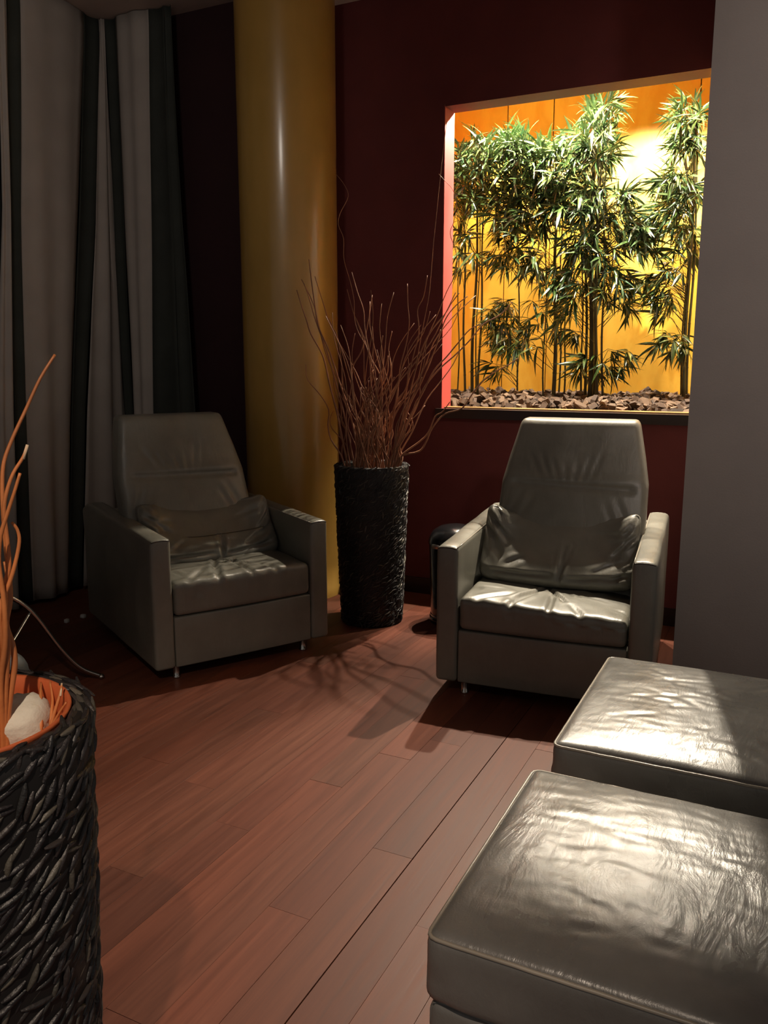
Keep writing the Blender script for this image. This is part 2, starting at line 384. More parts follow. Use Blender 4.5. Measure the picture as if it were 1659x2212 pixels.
P3 = ([(-1.059, 4.85, -1.114, 4.87, 2.705, 0.016), (-1.017, 4.8, -1.073, 4.82, 2.488, 0.01), (-1.103, 4.95, -1.176, 4.97, 2.459, 0.009), (-0.98, 4.8, -1.027, 4.82, 2.246, 0.007), (-1.141, 5.0, -1.193, 5.02, 2.22, 0.006), (-1.054, 4.9, -1.079, 4.92, 2.69, 0.008)], [(16, -1.072, 2.636, 0.095, 0.076), (24, -1.091, 2.496, 0.113, 0.108), (22, -1.217, 2.461, 0.129, 0.098), (36, -1.182, 2.224, 0.155, 0.124), (24, -0.999, 2.148, 0.125, 0.122), (28, -1.093, 1.969, 0.179, 0.125), (14, -0.866, 2.004, 0.123, 0.061), (8, -0.788, 1.926, 0.085, 0.061), (20, -1.11, 1.768, 0.181, 0.102), (8, -0.923, 1.647, 0.126, 0.071), (10, -1.266, 1.697, 0.121, 0.116), (9, -1.048, 1.276, 0.144, 0.073), (6, -1.205, 1.513, 0.107, 0.104), (5, -0.905, 1.784, 0.1, 0.062), (5, -0.906, 1.302, 0.077, 0.077)])
P4 = ([(-0.551, 4.85, -0.577, 4.87, 2.636, 0.011), (-0.54, 4.9, -0.561, 4.92, 2.454, 0.008), (-0.58, 4.95, -0.592, 4.97, 2.187, 0.006)], [(16, -0.636, 2.583, 0.076, 0.087), (14, -0.604, 2.431, 0.076, 0.104), (20, -0.673, 2.229, 0.106, 0.09), (14, -0.608, 2.129, 0.089, 0.09), (10, -0.724, 2.079, 0.096, 0.067), (10, -0.597, 1.939, 0.066, 0.091), (5, -0.66, 1.798, 0.072, 0.049), (10, -0.7, 1.652, 0.073, 0.099), (9, -0.631, 1.403, 0.085, 0.075), (4, -0.766, 1.754, 0.069, 0.049)])
# [-1.76853244  5.35        2.79640352] [-1.47294078  5.35        2.65425433] [-1.76853244  5.35        2.79640352]

# ================================================================== SETTING
CZ = 3.16      # ceiling height
WY = 4.20      # face of the maroon wall
TH = 0.13      # its thickness
NX0, NX1, NZ0, NZ1 = -1.722, 0.60, 1.05, 2.585   # opening in it
NBY = 5.35     # back of the niche
NIX = -2.30    # left inner side of the niche, beyond the opening

fl = mesh('floor', *box(-5.2, 2.4, -3.0, 5.0, -0.20, -0.014), M['wood']); tag(fl, kind='structure')
rnd = random.Random(7)
PWD = 0.1165
x = -3.78 + 0.0
k0 = round((-0.816 + 3.78) / PWD)
xs0 = -0.816 - k0 * PWD
row = 0
while xs0 + row * PWD < 1.0:
    xa = xs0 + row * PWD
    y = -1.0 - rnd.random() * 1.2
    joints = []
    while y < 4.19:
        L = rnd.choice((1.0, 1.25, 1.5, 1.8, 2.1))
        joints.append((y, y + L)); y += L
    if abs(xa + PWD - (-0.816)) < .01:
        joints = [(-1.6, .15), (.15, 1.828), (1.828, 3.2), (3.2, 4.6)]
    gap = 0.0002
    if abs(xa - (-0.816)) < .01: gap = 0.003
    for (ya, yb) in joints:
        ya = max(ya, -1.0); yb = min(yb, WY)
        if yb - ya < .05: continue
        if xa < -3.62 and False: continue
        dz = rnd.uniform(-.0004, .0004)
        g2 = .0003; bv = .0003
        X0, X1, Y0, Y1 = xa + gap, xa + PWD - .0003, ya + g2, yb - g2
        cx, cy = (X0 + X1) / 2, (Y0 + Y1) / 2
        V = []
        for (q, z) in ((0, -.016), (0, -bv), (bv, 0)):
            V += [(X0 - cx + q, Y0 - cy + q, z), (X1 - cx - q, Y0 - cy + q, z), (X1 - cx - q, Y1 - cy - q, z), (X0 - cx + q, Y1 - cy - q, z)]
        F = [(8, 9, 10, 11)]
        for a in (0, 4):
            for k in range(4):
                F.append((a + k, a + (k + 1) % 4, a + 4 + (k + 1) % 4, a + 4 + k))
        p = mesh('plank', V, F, M['wood'], fl); p.location = (cx, cy, dz)
    row += 1

tag(mesh('ceiling', *box(-5.2, 2.4, -3.0, 4.33, CZ, CZ + .1), M['ceiling']), kind='structure')
# maroon wall with its opening
tag(mesh('wall_back', *join([
    box(-2.42, NX0, WY, WY + TH, -.01, CZ), box(NX0, NX1, WY, WY + TH, -.01, NZ0 - .02),
    box(NX0, NX1, WY, WY + TH, NZ1 + .004, CZ), box(NX1, 1.6, WY, WY + TH, -.01, CZ)]), M['red']), kind='structure')
tag(mesh('trim_1', *join([box(NX0 - .002, NX0 + .004, WY + .001, WY + TH + .001, NZ0, NZ1)]), M['reveal']), kind='structure')
tag(mesh('trim_2', *box(NX0 + .004, NX1, WY + .001, WY + TH + .001, NZ1 - .004, NZ1 + .004), M['red']), kind='structure')
tag(mesh('trim_3', *box(NX0 - .02, NX1, WY - .035, WY + .035, NZ0 - .05, NZ0), M['sill']), kind='structure')
tag(mesh('trim_4', *box(NX0 + .004, NX1, WY + .035, WY + TH, NZ0 - .02, NZ0 + .006), M['ledge']), kind='structure')
# skirting
tag(mesh('baseboard_back', *box(-2.30, -.36, WY - .014, WY, 0, .09), M['sill']), kind='structure')
# alcove behind the left armchair
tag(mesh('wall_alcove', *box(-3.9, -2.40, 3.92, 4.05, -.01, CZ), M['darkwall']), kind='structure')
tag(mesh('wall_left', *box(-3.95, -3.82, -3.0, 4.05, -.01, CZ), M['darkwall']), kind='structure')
tag(mesh('wall_right', *box(-.347, 1.7, 3.25, WY, -.01, CZ), M['grey_wall']), kind='structure')
# niche shell
nb = mesh('wall_niche_back', *box(NIX - .05, NX1 + .15, NBY + .012, NBY + .08, .9, 3.0), M['sill']); tag(nb, kind='structure')
PX = [NIX, -1.763, -1.468, -.62, .20, NX1 + .1]
for i in range(5):
    mesh('panel', *rbox(((PX[i] + PX[i + 1]) / 2, NBY + .006, 1.95), (PX[i + 1] - PX[i] - .006, .012, 2.09), .002, (1, 1, 1)), M['niche'], nb)
tag(mesh('wall_niche_left', *box(NIX - .06, NIX, WY + TH, NBY + .012, .9, 3.0), M['niche']), kind='structure')
tag(mesh('wall_niche_right', *box(NX1, NX1 + .06, WY + TH, NBY + .012, .9, 3.0), M['niche']), kind='structure')
tag(mesh('ceiling_niche', *box(NIX, NX1, WY + TH, NBY + .012, 2.94, 3.0), M['niche']), kind='structure')
tag(mesh('floor_niche', *box(NIX, NX1, WY + TH, NBY + .012, .95, 1.03), M['sill']), kind='structure')

# column
prof = [(.268, 0), (.268, .05), (.258, .055)] + [(.258, .055 + (CZ - .055) * i / 24) for i in range(1, 25)]
co = mesh('column', *lathe(prof, 72), M['column'], smooth=True); co.location = (-2.505, 3.935, 0)
tag(co, 'round glossy mustard yellow column running from floor to ceiling', kind='structure')

# lamp fixtures in the niche ceiling; the wall washers are added for brightness
LAMP_LABELS = ['ceiling spotlight at the left end of the niche front row, lighting the floor', 'ceiling spotlight over the bushy left bamboo', 'ceiling spotlight over the tallest bamboo', 'ceiling spotlight over the gap between the tallest and the right bamboo', 'ceiling spotlight over the right bamboo behind the grey wall',
    'added wall washer in the niche ceiling behind the leftmost bamboo', 'added wall washer in the niche ceiling behind the bushy bamboo', 'added wall washer in the niche ceiling behind the tallest bamboo', 'added wall washer in the niche ceiling behind the right bamboo']
for i, p in enumerate(NICHE):
    e = empty('recessed_spotlight', (p[0], p[1], 2.94))
    tag(e, LAMP_LABELS[i], 'spotlight', 'spotlights hidden in the niche ceiling')
    mesh('housing', *lathe([(.030, 0), (.045, 0), (.045, -.05), (.036, -.06), (.033, -.05), (.030, -.02)], 24), M['fixture'], e, True)
    mesh('lens', *lathe([(.001, -.012), (.030, -.012)], 24), M['lens'], e)

# ================================================================== CURTAINS
def interp(tab, z):
    # tab: [(z, value)] descending z
    if z >= tab[0][0]: return tab[0][1]
    for (z0, a), (z1, b) in zip(tab, tab[1:]):
        if z >= z1:
            t = (z0 - z) / (z0 - z1); return a + (b - a) * t
    return tab[-1][1]

def curtain(root, strips, place, mats):
    """strips: (kind, left table, right table); place(s, z, out) -> world point, out = distance into the room"""
    NZ = 40
    for si, (kind, A, B) in enumerate(strips):
        nu = 12 if kind == 'light' else 5
        V = []; F = []
        for j in range(NZ + 1):
            z = CZ - .005 - (CZ - .03) * j / NZ
            a, b = interp(A, z), interp(B, z)
            drop = 1 - z / CZ
            for i in range(nu + 1):
                u = i / nu
                s = a + (b - a) * u
                if kind == 'light':
                    amp = .016 + .022 * drop
                    out = .012 + amp * math.sin(PI * u) ** 1.4 + .012 * math.sin(2 * PI * u * 2 + si * 2 + z * .7) * (.4 + drop)
                    out += .006 * noise.noise((s * 9, z * 1.3, si))
                else:
                    out = .012 - .022 * math.sin(PI * u) + .003 * math.sin(z * 4 + si)
                V.append(place(s, z, out))
        for j in range(NZ):
            for i in range(nu):
                q = j * (nu + 1) + i
                F.append((q, q + 1, q + nu + 2, q + nu + 1))
        o = mesh('drape_panel' if kind == 'light' else 'dark_stripe', V, F, mats[kind], root, True)
        m = o.modifiers.new('s', 'SOLIDIFY'); m.thickness = .002
CM = {'light': M['curtain'], 'dark': M['stripe']}
def tb(a, b, c, d): return [(3.05, a), (2.05, b), (1.0, c), (.03, d)]
cl = empty('curtain', (-3.62, 2.4, 0))
B = [tb(.35, .35, .35, .35), tb(.42, .42, .42, .42), tb(.95, .9, .85, .8), tb(1.03, .98, .93, .88), tb(1.55, 1.5, 1.45, 1.4), tb(1.63, 1.58, 1.53, 1.48),
     tb(2.2, 2.1, 2.0, 1.95), tb(2.28, 2.19, 2.09, 2.04), tb(2.98, 2.93, 2.80, 2.70), tb(3.10, 3.03, 2.90, 2.80),
     tb(3.15, 3.08, 3.01, 2.955), tb(3.24, 3.15, 3.08, 3.04), tb(3.66, 3.53, 3.39, 3.28), tb(3.77, 3.65, 3.49, 3.38), tb(3.80, 3.80, 3.78, 3.76)]
K = ['dark', 'light', 'dark', 'light', 'dark', 'light', 'dark', 'light', 'dark', 'light', 'dark', 'light', 'dark', 'light']
curtain(cl, [(K[i], B[i], B[i + 1]) for i in range(14)], lambda s, z, o: (-3.62 + o + 3.62, s - 2.4, z), CM)
tag(cl, 'long grey curtain with dark stripes hanging along the left wall', 'curtain', 'striped curtains in the corner')
cb = empty('curtain', (-3.3, 3.80, 0))
B = [tb(-3.60, -3.605, -3.605, -3.605), tb(-3.58, -3.595, -3.595, -3.595), tb(-3.50, -3.52, -3.53, -3.53), tb(-3.27, -3.32, -3.37, -3.40), tb(-3.165, -3.17, -3.17, -3.16), tb(-3.12, -3.10, -3.06, -3.03)]
K = ['light', 'dark', 'light', 'dark', 'dark']
curtain(cb, [(K[i], B[i], B[i + 1]) for i in range(5)], lambda s, z, o: (s + 3.3, -o, z), CM)
tag(cb, 'short grey curtain with dark stripes behind the left armchair', 'curtain', 'striped curtains in the corner')

# ================================================================== ARMCHAIRS
def fold_sum(u, v, folds):
    d = 0
    for (x0, y0, x1, y1, w, dep) in folds:
        dx, dy = x1 - x0, y1 - y0
        L2 = dx * dx + dy * dy
        t = ((u - x0) * dx + (v - y0) * dy) / L2
        if t < -.15 or t > 1.15: continue
        tc = max(0, min(1, t))
        px, py = x0 + dx * tc, y0 + dy * tc
        q = math.hypot(u - px, v - py)
        fall = max(0, math.sin(PI * (tc * .9 + .05))) ** .6 if 0 <= t <= 1 else .35
        d -= dep * fall * (math.exp(-(q / w) ** 2) - .35 * math.exp(-((q - 1.9 * w) / w) ** 2))
    return d

def make_armchair(loc, rz, label, seed, tilt=0, bx=0.0):
    rn = random.Random(seed)
    R = empty('armchair', loc, rz)
    tag(R, label, 'armchair', 'taupe leather armchairs')
    Lm = M['leather']
    HW, AW, DP = .405, .086, 1.0
    for s in (-1, 1):
        cxx = s * (HW - AW / 2)
        def fa(p, n, s=s):
            x_, y_, z_ = p
            if z_ > .2:
                z_ += .006 * math.cos(PI * x_ / AW) + .0018 * noise.noise((x_ * 8, y_ * 7, seed + s))
                z_ += .030 * (y_ + .5)
                if y_ > .38: z_ -= (y_ - .38) ** 2 * 3.0
            x_ += .003 * noise.noise((y_ * 4, z_ * 4, seed)) * (1 if abs(n[0]) > .5 else 0)
            return (x_, y_, z_)
        a = mesh('armrest', *rbox((cxx, DP / 2, .33), (AW, DP, .54), .016, (3, 22, 6), fa), Lm, R, True)
        yy = .004; zz = .598
        pts = [(cxx - AW / 2 + .006, yy, zz - .004), (cxx - AW / 4, yy - .001, zz), (cxx, yy - .001, zz + .001), (cxx + AW / 4, yy - .001, zz), (cxx + AW / 2 - .006, yy, zz - .004)]
        mesh('piping', *tube(smooth_path(pts, 3), .0028, 6), M['seam'], a, True)
        xo = cxx - s * (AW / 2 - .006)
        mesh('piping', *tube([(xo, .01 + i * .09, .597 + (.030 * (i * .09 + .01) - max(0, i * .09 + .01 - .88) ** 2 * 3.0)) for i in range(11)], .0026, 6), M['piping'], a, True)
    IW = 2 * (HW - AW) - .004
    mesh('front_panel', *rbox((0, .035, .166), (IW, .055, .213), .008, (8, 1, 4), lambda p, n: (p[0], p[1] - .004 * math.cos(PI * p[0] / IW) * (n[1] < -.5), p[2])), Lm, R, True)
    mesh('base_frame', *rbox((0, .53, .19), (IW, .92, .20), .006, (1, 1, 1)), M['seam'], R)
    mesh('back_panel', *rbox((0, .955, .35), (IW + .02, .05, .46), .012, (1, 1, 1)), Lm, R, True)
    # seat cushion
    folds = [(-.02, -.03, -.10, .12, .010, .012), (-.02, -.03, .07, -.20, .008, .016), (-.02, -.03, -.12, -.26, .010, .015), (-.02, -.03, .03, .16, .010, .012),
             (-.02, -.03, .20, .02, .012, .010), (-.10, .02, -.03, .00, .007, .012), (.05, .03, .16, -.02, .008, .012), (-.25, -.30, -.13, -.18, .012, .010),
             (-.13, -.33, -.05, -.14, .010, .014), (.03, -.33, .02, -.12, .010, .010), (.16, -.33, .10, -.22, .012, .007), (-.02, -.03, -.26, .05, .012, .007)]
    for k in range(16):
        fx = rn.uniform(-.3, .3); ang = rn.uniform(-.5, .5) + (PI / 2 if rn.random() < .5 else 0)
        ll = rn.uniform(.04, .12); fy = rn.uniform(-.30, .2)
        folds.append((fx, fy, fx + ll * math.sin(ang), fy + ll * math.cos(ang), .008, .004))
    sw, sd = IW - .006, .62
    def fs(p, n):
        x_, y_, z_ = p
        if z_ > 0:
            c = max(0, 1 - (2 * x_ / sw) ** 2) * max(0, 1 - (2 * y_ / sd) ** 2)
            g = min(1, max(0, z_ / .05))
            z_ -= tilt * (.012 + .05 * (x_ + .3)) * g
            sag = -.012 * math.exp(-((x_ + .02) ** 2 + (y_ + .03) ** 2) / .03)
            z_ += g * (.022 * c ** .5 + sag + fold_sum(x_, y_, folds) + .004 * noise.noise((x_ * 9, y_ * 9, seed)))
            if n[1] < -.4: y_ += .006 * noise.noise((x_ * 22, z_ * 5, seed + 3))
        if n[1] < -.3: y_ -= .010 * math.cos(PI * x_ / sw)
        return (x_, y_, z_)
    mesh('seat_cushion', *rbox((0, sd / 2 + .004, .346), (sw, sd, .140), .022, (64, 60, 8), fs), Lm, R, True)
    # backrest : tall, shoulders taper towards the top
    def wz(z):
        T = [(.36, .300), (.50, .302), (.66, .306), (.79, .304), (.90, .283), (1.045, .250), (1.1, .246)]
        for (z0, a), (z1, b) in zip(T, T[1:]):
            if z <= z1: return a + (b - a) * max(0, (z - z0) / (z1 - z0))
        return T[-1][1]
    bf = []
    for k, fx in enumerate((-.17, -.12, -.075, -.03, .015, .06, .10)):
        bf.append((fx * .75, .80, fx * 1.35, .90 + .025 * math.cos(k), .010, .006))
    bf += [(-.22, .76, -.28, .62, .016, .006), (.20, .74, .27, .60, .014, .008), (.15, .72, .22, .60, .012, .006), (-.16, .74, -.22, .66, .014, .005)]
    cz = .705
    def fb(p, n):
        x_, y_, z_ = p
        Z = z_ + cz
        if n[1] < -.2:
            g = max(0, 1 - (x_ / .325) ** 4)
            y_ -= .022 * g
            y_ += .013 * math.exp(-((Z - .785 + .02 * (x_)) / .011) ** 2) * (1 if abs(x_) < .25 else math.exp(-((abs(x_) - .25) / .02) ** 2))
            y_ -= .006 * math.exp(-((Z - .81) / .02) ** 2) * g
            y_ -= fold_sum(x_, Z, bf) * .6
            y_ += .006 * noise.noise((x_ * 6, Z * 5, seed + 9))
        if abs(n[0]) > .5: y_ += 0
        x_ *= wz(Z) / .325
        y_ += (Z - .42) * .46
        x_ += bx
        return (x_, y_, z_)
    bk = mesh('backrest', *rbox((0, .43, cz), (.65, .12, .70), .026, (56, 3, 60), fb), Lm, R, True)
    # slack lower fold of the back
    lf = [(.02, -.09, .06, .03, .007, .010), (-.30, .10, -.20, .02, .012, .012), (-.30, .15, -.23, .08, .010, .010), (-.31, .05, -.22, -.03, .012, .012), (-.2, -.05, -.13, -.02, .009, .012),
          (.31, .12, .25, .05, .010, .010), (.31, .06, .22, -.01, .010, .012), (.30, .00, .15, -.06, .011, .010), (.02, -.10, .03, .02, .009, .012),
          (-.28, -.085, -.02, -.075, .008, .010), (.05, -.085, .30, -.07, .008, .010)]
    for k in range(14):
        s = rn.choice((-1, 1)); a0 = rn.uniform(-.1, .13)
        lf.append((s * .31, a0, s * rn.uniform(.12, .24), a0 - rn.uniform(.0, .06), .008, .005))
    def fl_(p, n):
        x_, y_, z_ = p
        e = abs(x_) / .31
        if n[1] < -.2:
            y_ -= (.030 if tilt else .018) * math.exp(-((z_ + .075) / .06) ** 2) - .012
            y_ -= fold_sum(x_, z_, lf) * 1.1
            y_ += .010 * noise.noise((x_ * 7, z_ * 9, seed + 21))
        z_ -= .016 * (1 - e * e) * (1 if z_ < 0 else -.2)
        ear = .035 if tilt else .004
        if z_ > 0: z_ += ear * max(0, e - .72) * (1 if x_ < 0 else .8) / .28 - (.02 if tilt else .035 + .05 * (x_ > 0) * e) * (1 - e)
        y_ += (z_) * .50
        if z_ > -.05 and n[1] < .5: y_ += .40 * (z_ + .05) * max(0, 1 - (e / .8) ** 4)
        return (x_, y_, z_)
    mesh('lumbar_cushion', *rbox((0, .385, .545), (.628, .10, .26), .040, (64, 3, 34), fl_), Lm, R, True)
    for (lx, ly) in ((-.30, .06), (.30, .06), (-.30, .90), (.30, .90)):
        g = mesh('leg', *lathe([(.001, 0), (.017, 0), (.018, .004), (.014, .010), (.014, .085), (.020, .089), (.001, .09)], 20), M['chrome'], R, True)
        g.location = (lx, ly, 0)
    return R
make_armchair((-.788, 2.915, 0), math.radians(5.2), 'taupe leather armchair brightly lit under the planting niche', 3, 1, .022)
make_armchair((-2.032, 2.800, 0), math.radians(60.5), 'taupe leather armchair in shadow beside the yellow column', 11, 0, -.048)

# ================================================================== OTTOMANS
def make_ottoman(x0, x1, y0, y1, ztop, label, seed, nfold, soft):
    rn = random.Random(seed)
    cx, cy = (x0 + x1) / 2, (y0 + y1) / 2
    sx, sy = x1 - x0, y1 - y0
    R = empty('ottoman', (cx, cy, 0)); tag(R, label, 'ottoman', 'grey leather ottomans')
    folds = []
    for k in range(nfold):
        fx = rn.uniform(-.40, .25) * sx; fy = rn.uniform(-.42, .42) * sy
        ang = rn.gauss(0, .5) + .15
        ll = rn.uniform(.05, .16)
        # a folded ridge is a chain of short bent pieces
        for q in range(3):
            nx_, ny_ = fx + ll / 2.2 * math.cos(ang), fy + ll / 2.2 * math.sin(ang)
            folds.append((fx, fy, nx_, ny_, rn.uniform(.007, .012), rn.uniform(.0012, .0032)))
            fx, fy = nx_, ny_; ang += rn.uniform(-.6, .3)
    ch = .125
    def fc(p, n):
        x_, y_, z_ = p
        if z_ > 0:
            g = min(1, z_ / .05)
            c = max(0, 1 - (2 * x_ / sx) ** 4) * max(0, 1 - (2 * y_ / sy) ** 4)
            z_ += g * (.022 * c + (fold_sum(x_, y_, folds) * .5 * soft + .0010 * noise.noise((x_ * 5, y_ * 16, seed)) + .0010 * noise.noise((x_ * 16, y_ * 44, seed + 5))) * min(1, c * 1.6))
        else:
            y_ += .006 * noise.noise((x_ * 14, z_ * 8, seed)) * (abs(n[1]) > .5)
            x_ += .006 * noise.noise((y_ * 14, z_ * 8, seed)) * (abs(n[0]) > .5)
        return (x_, y_, z_)
    cu = mesh('cushion', *rbox((0, 0, ztop - ch / 2), (sx, sy, ch), .020, (100, 90, 5), fc), M['leather_ott'], R, True)
    ax, ay, zz, rr = sx / 2 - .003, sy / 2 - .003, ztop - .007, .018
    path = []
    for (qx, qy, a0) in ((1, 1, 0), (-1, 1, 90), (-1, -1, 180), (1, -1, 270)):
        for k in range(4):
            a = math.radians(a0 + 30 * k)
            path.append((qx * (ax - rr) + rr * math.cos(a), qy * (ay - rr) + rr * math.sin(a), zz))
    P2 = []
    for i in range(len(path)):
        a = Vector(path[i]); b = Vector(path[(i + 1) % len(path)])
        m = max(1, int((b - a).length / .03))
        for k in range(m):
            q = a.lerp(b, k / m); q.z += .0012 * noise.noise((q.x * 40, q.y * 40, seed)); P2.append(q)
    P2.append(P2[0])
    mesh('piping', *tube(P2, .0036, 6, False), M['piping'], cu, True)
    def fbz(p, n):
        x_, y_, z_ = p
        if abs(n[1]) > .5: y_ += (.010 * noise.noise((x_ * 7, z_ * 16, seed + 2)) - .004 * math.cos(z_ * 20))
        if abs(n[0]) > .5: x_ += .008 * noise.noise((y_ * 7, z_ * 16, seed + 2))
        return (x_, y_, z_)
    hb = ztop - ch - .055
    mesh('base', *rbox((0, 0, .052 + hb / 2), (sx - .012, sy - .012, hb), .016, (24, 20, 8), fbz), M['leather_ott'], R, True)
    for sx_ in (-1, 1):
        for sy_ in (-1, 1):
            g = mesh('leg', *lathe([(.001, 0), (.016, 0), (.014, .008), (.014, .055), (.001, .056)], 18), M['chrome'], R, True)
            g.location = (sx_ * (sx / 2 - .07), sy_ * (sy / 2 - .07), 0)
    return R
make_ottoman(-.455, .36, 1.065, 1.672, .42, 'large grey leather ottoman filling the lower right corner', 4, 16, .55)
make_ottoman(-.448, .36, 1.800, 2.465, .42, 'grey leather ottoman in front of the lit armchair, creased top', 8, 46, 1.1)

# ================================================================== PLANTERS
def strand_mesh(L, w, h, bend, seed):
    rn = random.Random(seed)
    V = []; F = []
    N = 5; S = 5
    for i in range(N + 1):
        t = i / N
        r = max(.12, math.sin(PI * (t * .86 + .07)) ** .7)
        for k in range(S):
            g = PI * k / (S - 1)
            V.append((L * (t - .5), w * r * math.cos(g) + bend * math.sin(PI * t), h * r * math.sin(g) - .001))
    for i in range(N):
        for k in range(S - 1):
            q = i * S + k
            F.append((q, q + S, q + S + 1, q + 1))
    return V, F

def make_planter(loc, label, liner, nsingle, seed, full):
    rn = random.Random(seed)
    R = empty('planter', loc); tag(R, label, 'planter', 'tall woven black planters')
    Hh = .80
    rad = lambda z: .157 + .027 * min(1, z / .75)
    prof = [(.03, .0), (rad(0) - .006, 0)] + [(rad(z) - .002, z) for z in (.1, .3, .5, .7)] + [(.184, .77), (.182, .792), (.174, .80), (.160, .798), (.154, .785), (.153, .70), (.150, .62)]
    mesh('body', *lathe(prof, 56), M['strand_base'], R, True)
    if liner:
        mesh('liner', *lathe([(.002, .69), (.132, .69), (.141, .70), (.147, .78), (.150, .801), (.155, .804), (.157, .799), (.152, .79)], 56), M['orange'], R, True)
    else:
        mesh('liner', *lathe([(.002, .70), (.148, .70), (.152, .79)], 40), M['strand_base'], R, True)
    # woven strands
    kinds = [strand_mesh(rn.uniform(.040, .062), rn.uniform(.0036, .0066), rn.uniform(.005, .009), rn.uniform(-.004, .004), k) for k in range(6)]
    proto = []
    for k, (V, F) in enumerate(kinds):
        me = bpy.data.meshes.new('woven_strand'); me.from_pydata([tuple(v) for v in V], [], F); me.materials.append(M['strand'])
        me.polygons.foreach_set('use_smooth', [True] * len(me.polygons)); proto.append(me)
    items = []
    ss = .82 if liner else .62
    rows = int(.80 / (.0145 * ss))
    for j in range(rows):
        z = .010 + j * .0145 * ss
        n = int(30 / ss)
        for i in range(n):
            a = 2 * PI * (i + rn.uniform(-.3, .3) + .5 * (j % 2)) / n
            zz = z + rn.uniform(-.004, .004)
            slope = math.radians(rn.gauss(40, 22))
            items.append((a, min(zz, .786), slope, rn.randrange(6), rn.uniform(-.004, .0035)))
    # rim strands lying across the rounded lip
    for i in range(110):
        a = 2 * PI * (i + rn.uniform(-.3, .3)) / 110
        items.append((a, .9, math.radians(rn.gauss(20, 14)), rn.randrange(6), 0))
    def mat_for(it):
        a, z, sl, k, off = it
        er = Vector((math.cos(a), math.sin(a), 0)); et = Vector((-math.sin(a), math.cos(a), 0)); ez = Vector((0, 0, 1))
        i7 = a * 17
        if z > .85:
            tilt = .9; nrm = (er * math.cos(tilt) + ez * math.sin(tilt)); tan = et
            pos = er * (.172 + .010 * math.sin(i7 * 2.1)) + ez * .797
            bi = nrm.cross(tan)
            x = tan * math.cos(sl) + bi * math.sin(sl)
        else:
            nrm = er; x = et * math.cos(sl) + ez * math.sin(sl); pos = er * (rad(z) - .003 + off) + ez * z
        y = nrm.cross(x)
        m = Matrix((x, y, nrm)).transposed().to_4x4(); m = m @ Matrix.Scale(ss, 4); m.translation = pos
        return m
    camdir = (Vector((0, 0, 0)) - Vector(loc)); camdir.z = 0; camdir.normalize()
    side = Vector((camdir.y, -camdir.x, 0))
    def score(it):
        d = Vector((math.cos(it[0]), math.sin(it[0]), 0))
        if liner and d.dot(camdir) < -.05: return -9
        return d.dot(camdir) * .3 + min(it[1], .8) * 1.6 - (2.0 if d.dot(side) > (.35) else 0) * liner
    order = sorted(range(len(items)), key=lambda i: -score(items[i]))
    single = set(order[:nsingle])
    BV = []; BF = []
    for i, it in enumerate(items):
        m = mat_for(it)
        if i in single:
            o = bpy.data.objects.new('woven_strand', proto[it[3]]); COL.objects.link(o); o.parent = R; o.matrix_local = m
        else:
            V, F = kinds[it[3]]; b = len(BV)
            BV += [m @ Vector(v) for v in V]; BF += [tuple(q + b for q in f) for f in F]
    st = mesh('woven_strands', BV, BF, M['strand'], R, True); st['kind'] = 'stuff'
    return R
make_planter((-1.86, 3.64, 0), 'tall black woven planter of willow twigs between the armchairs', 0, 0, 5, False)
make_planter((-1.042, .728, 0), 'tall black woven planter with orange liner at the left edge', 1, 290, 6, True)

# white stone in the near planter
def rock(name, loc, s, seed, mat):
    V = []; F = []
    n, m = 20, 12
    for j in range(m + 1):
        th = PI * j / m
        for i in range(n):
            a = 2 * PI * i / n
            d = Vector((math.sin(th) * math.cos(a), math.sin(th) * math.sin(a), math.cos(th)))
            e_ = 4.5
            k = (abs(d.x) ** e_ + abs(d.y) ** e_ + abs(d.z) ** e_) ** (-1 / e_)
            r = k * (1 + .10 * noise.noise(d * 2.2 + Vector((seed, 0, 0))) + .05 * noise.noise(d * 6 + Vector((seed, 3, 0))))
            V.append((d.x * r * s[0], d.y * r * s[1], d.z * r * s[2]))
    for j in range(m):
        for i in range(n):
            F.append((j * n + i, (j + 1) * n + i, (j + 1) * n + (i + 1) % n, j * n + (i + 1) % n))
    o = mesh(name, V, F, mat, None, True); o.location = loc
    return o
rk = rock('stone', (-1.034, .815, .742), (.058, .044, .050), 4, M['stone']); rk.rotation_euler = (.2, -.1, .5)
tag(rk, 'rough white quartz stone inside the near planter\'s orange liner', 'stone')

# ================================================================== TWIGS
def twig_obj(pts, r0, mat, label, group, cut=None, sub=4):
    P = smooth_path(pts, sub)       # pts run from tip to base
    n = len(P)
    R = [r0 * (.42 + .58 * i / (n - 1)) for i in range(n)]
    o = mesh('willow_twig', *tube(P, R, 6), mat, None, True)
    tag(o, label, 'twig', group)
    return o
FAR_LABELS = [
 'leftmost curly willow twig in the far planter, crossing the yellow column',
 'second twig from the left in the far planter, in front of the column',
 'twig of the far planter whose tip is highest against the column',
 'twig along the right edge of the yellow column, far planter',
 'thin long wavy twig rising high beside the column above the far planter',
 'wavy twig of the far planter just right of the column edge',
 'straight upright twig in the middle of the far planter, alone against the wall',
 'twig of the far planter bending up right of the middle gap',
 'thin tall straight twig of the far planter reaching beside the niche edge',
 'lowest long twig bending out right under the niche sill',
 'long twig of the far planter reaching in front of the niche canes',
 'twig of the far planter ending against the red niche reveal',
 'thin tall twig curling over the red niche reveal',
 'twig of the far planter leaning right and ending in the niche yellow',
 'arching twig of the far planter crossing the niche corner low',
 'short thin twig of the far planter left of the middle gap',
 'shortest bowed twig in the middle of the far planter',
 'short twig of the far planter pointing at the niche sill corner']
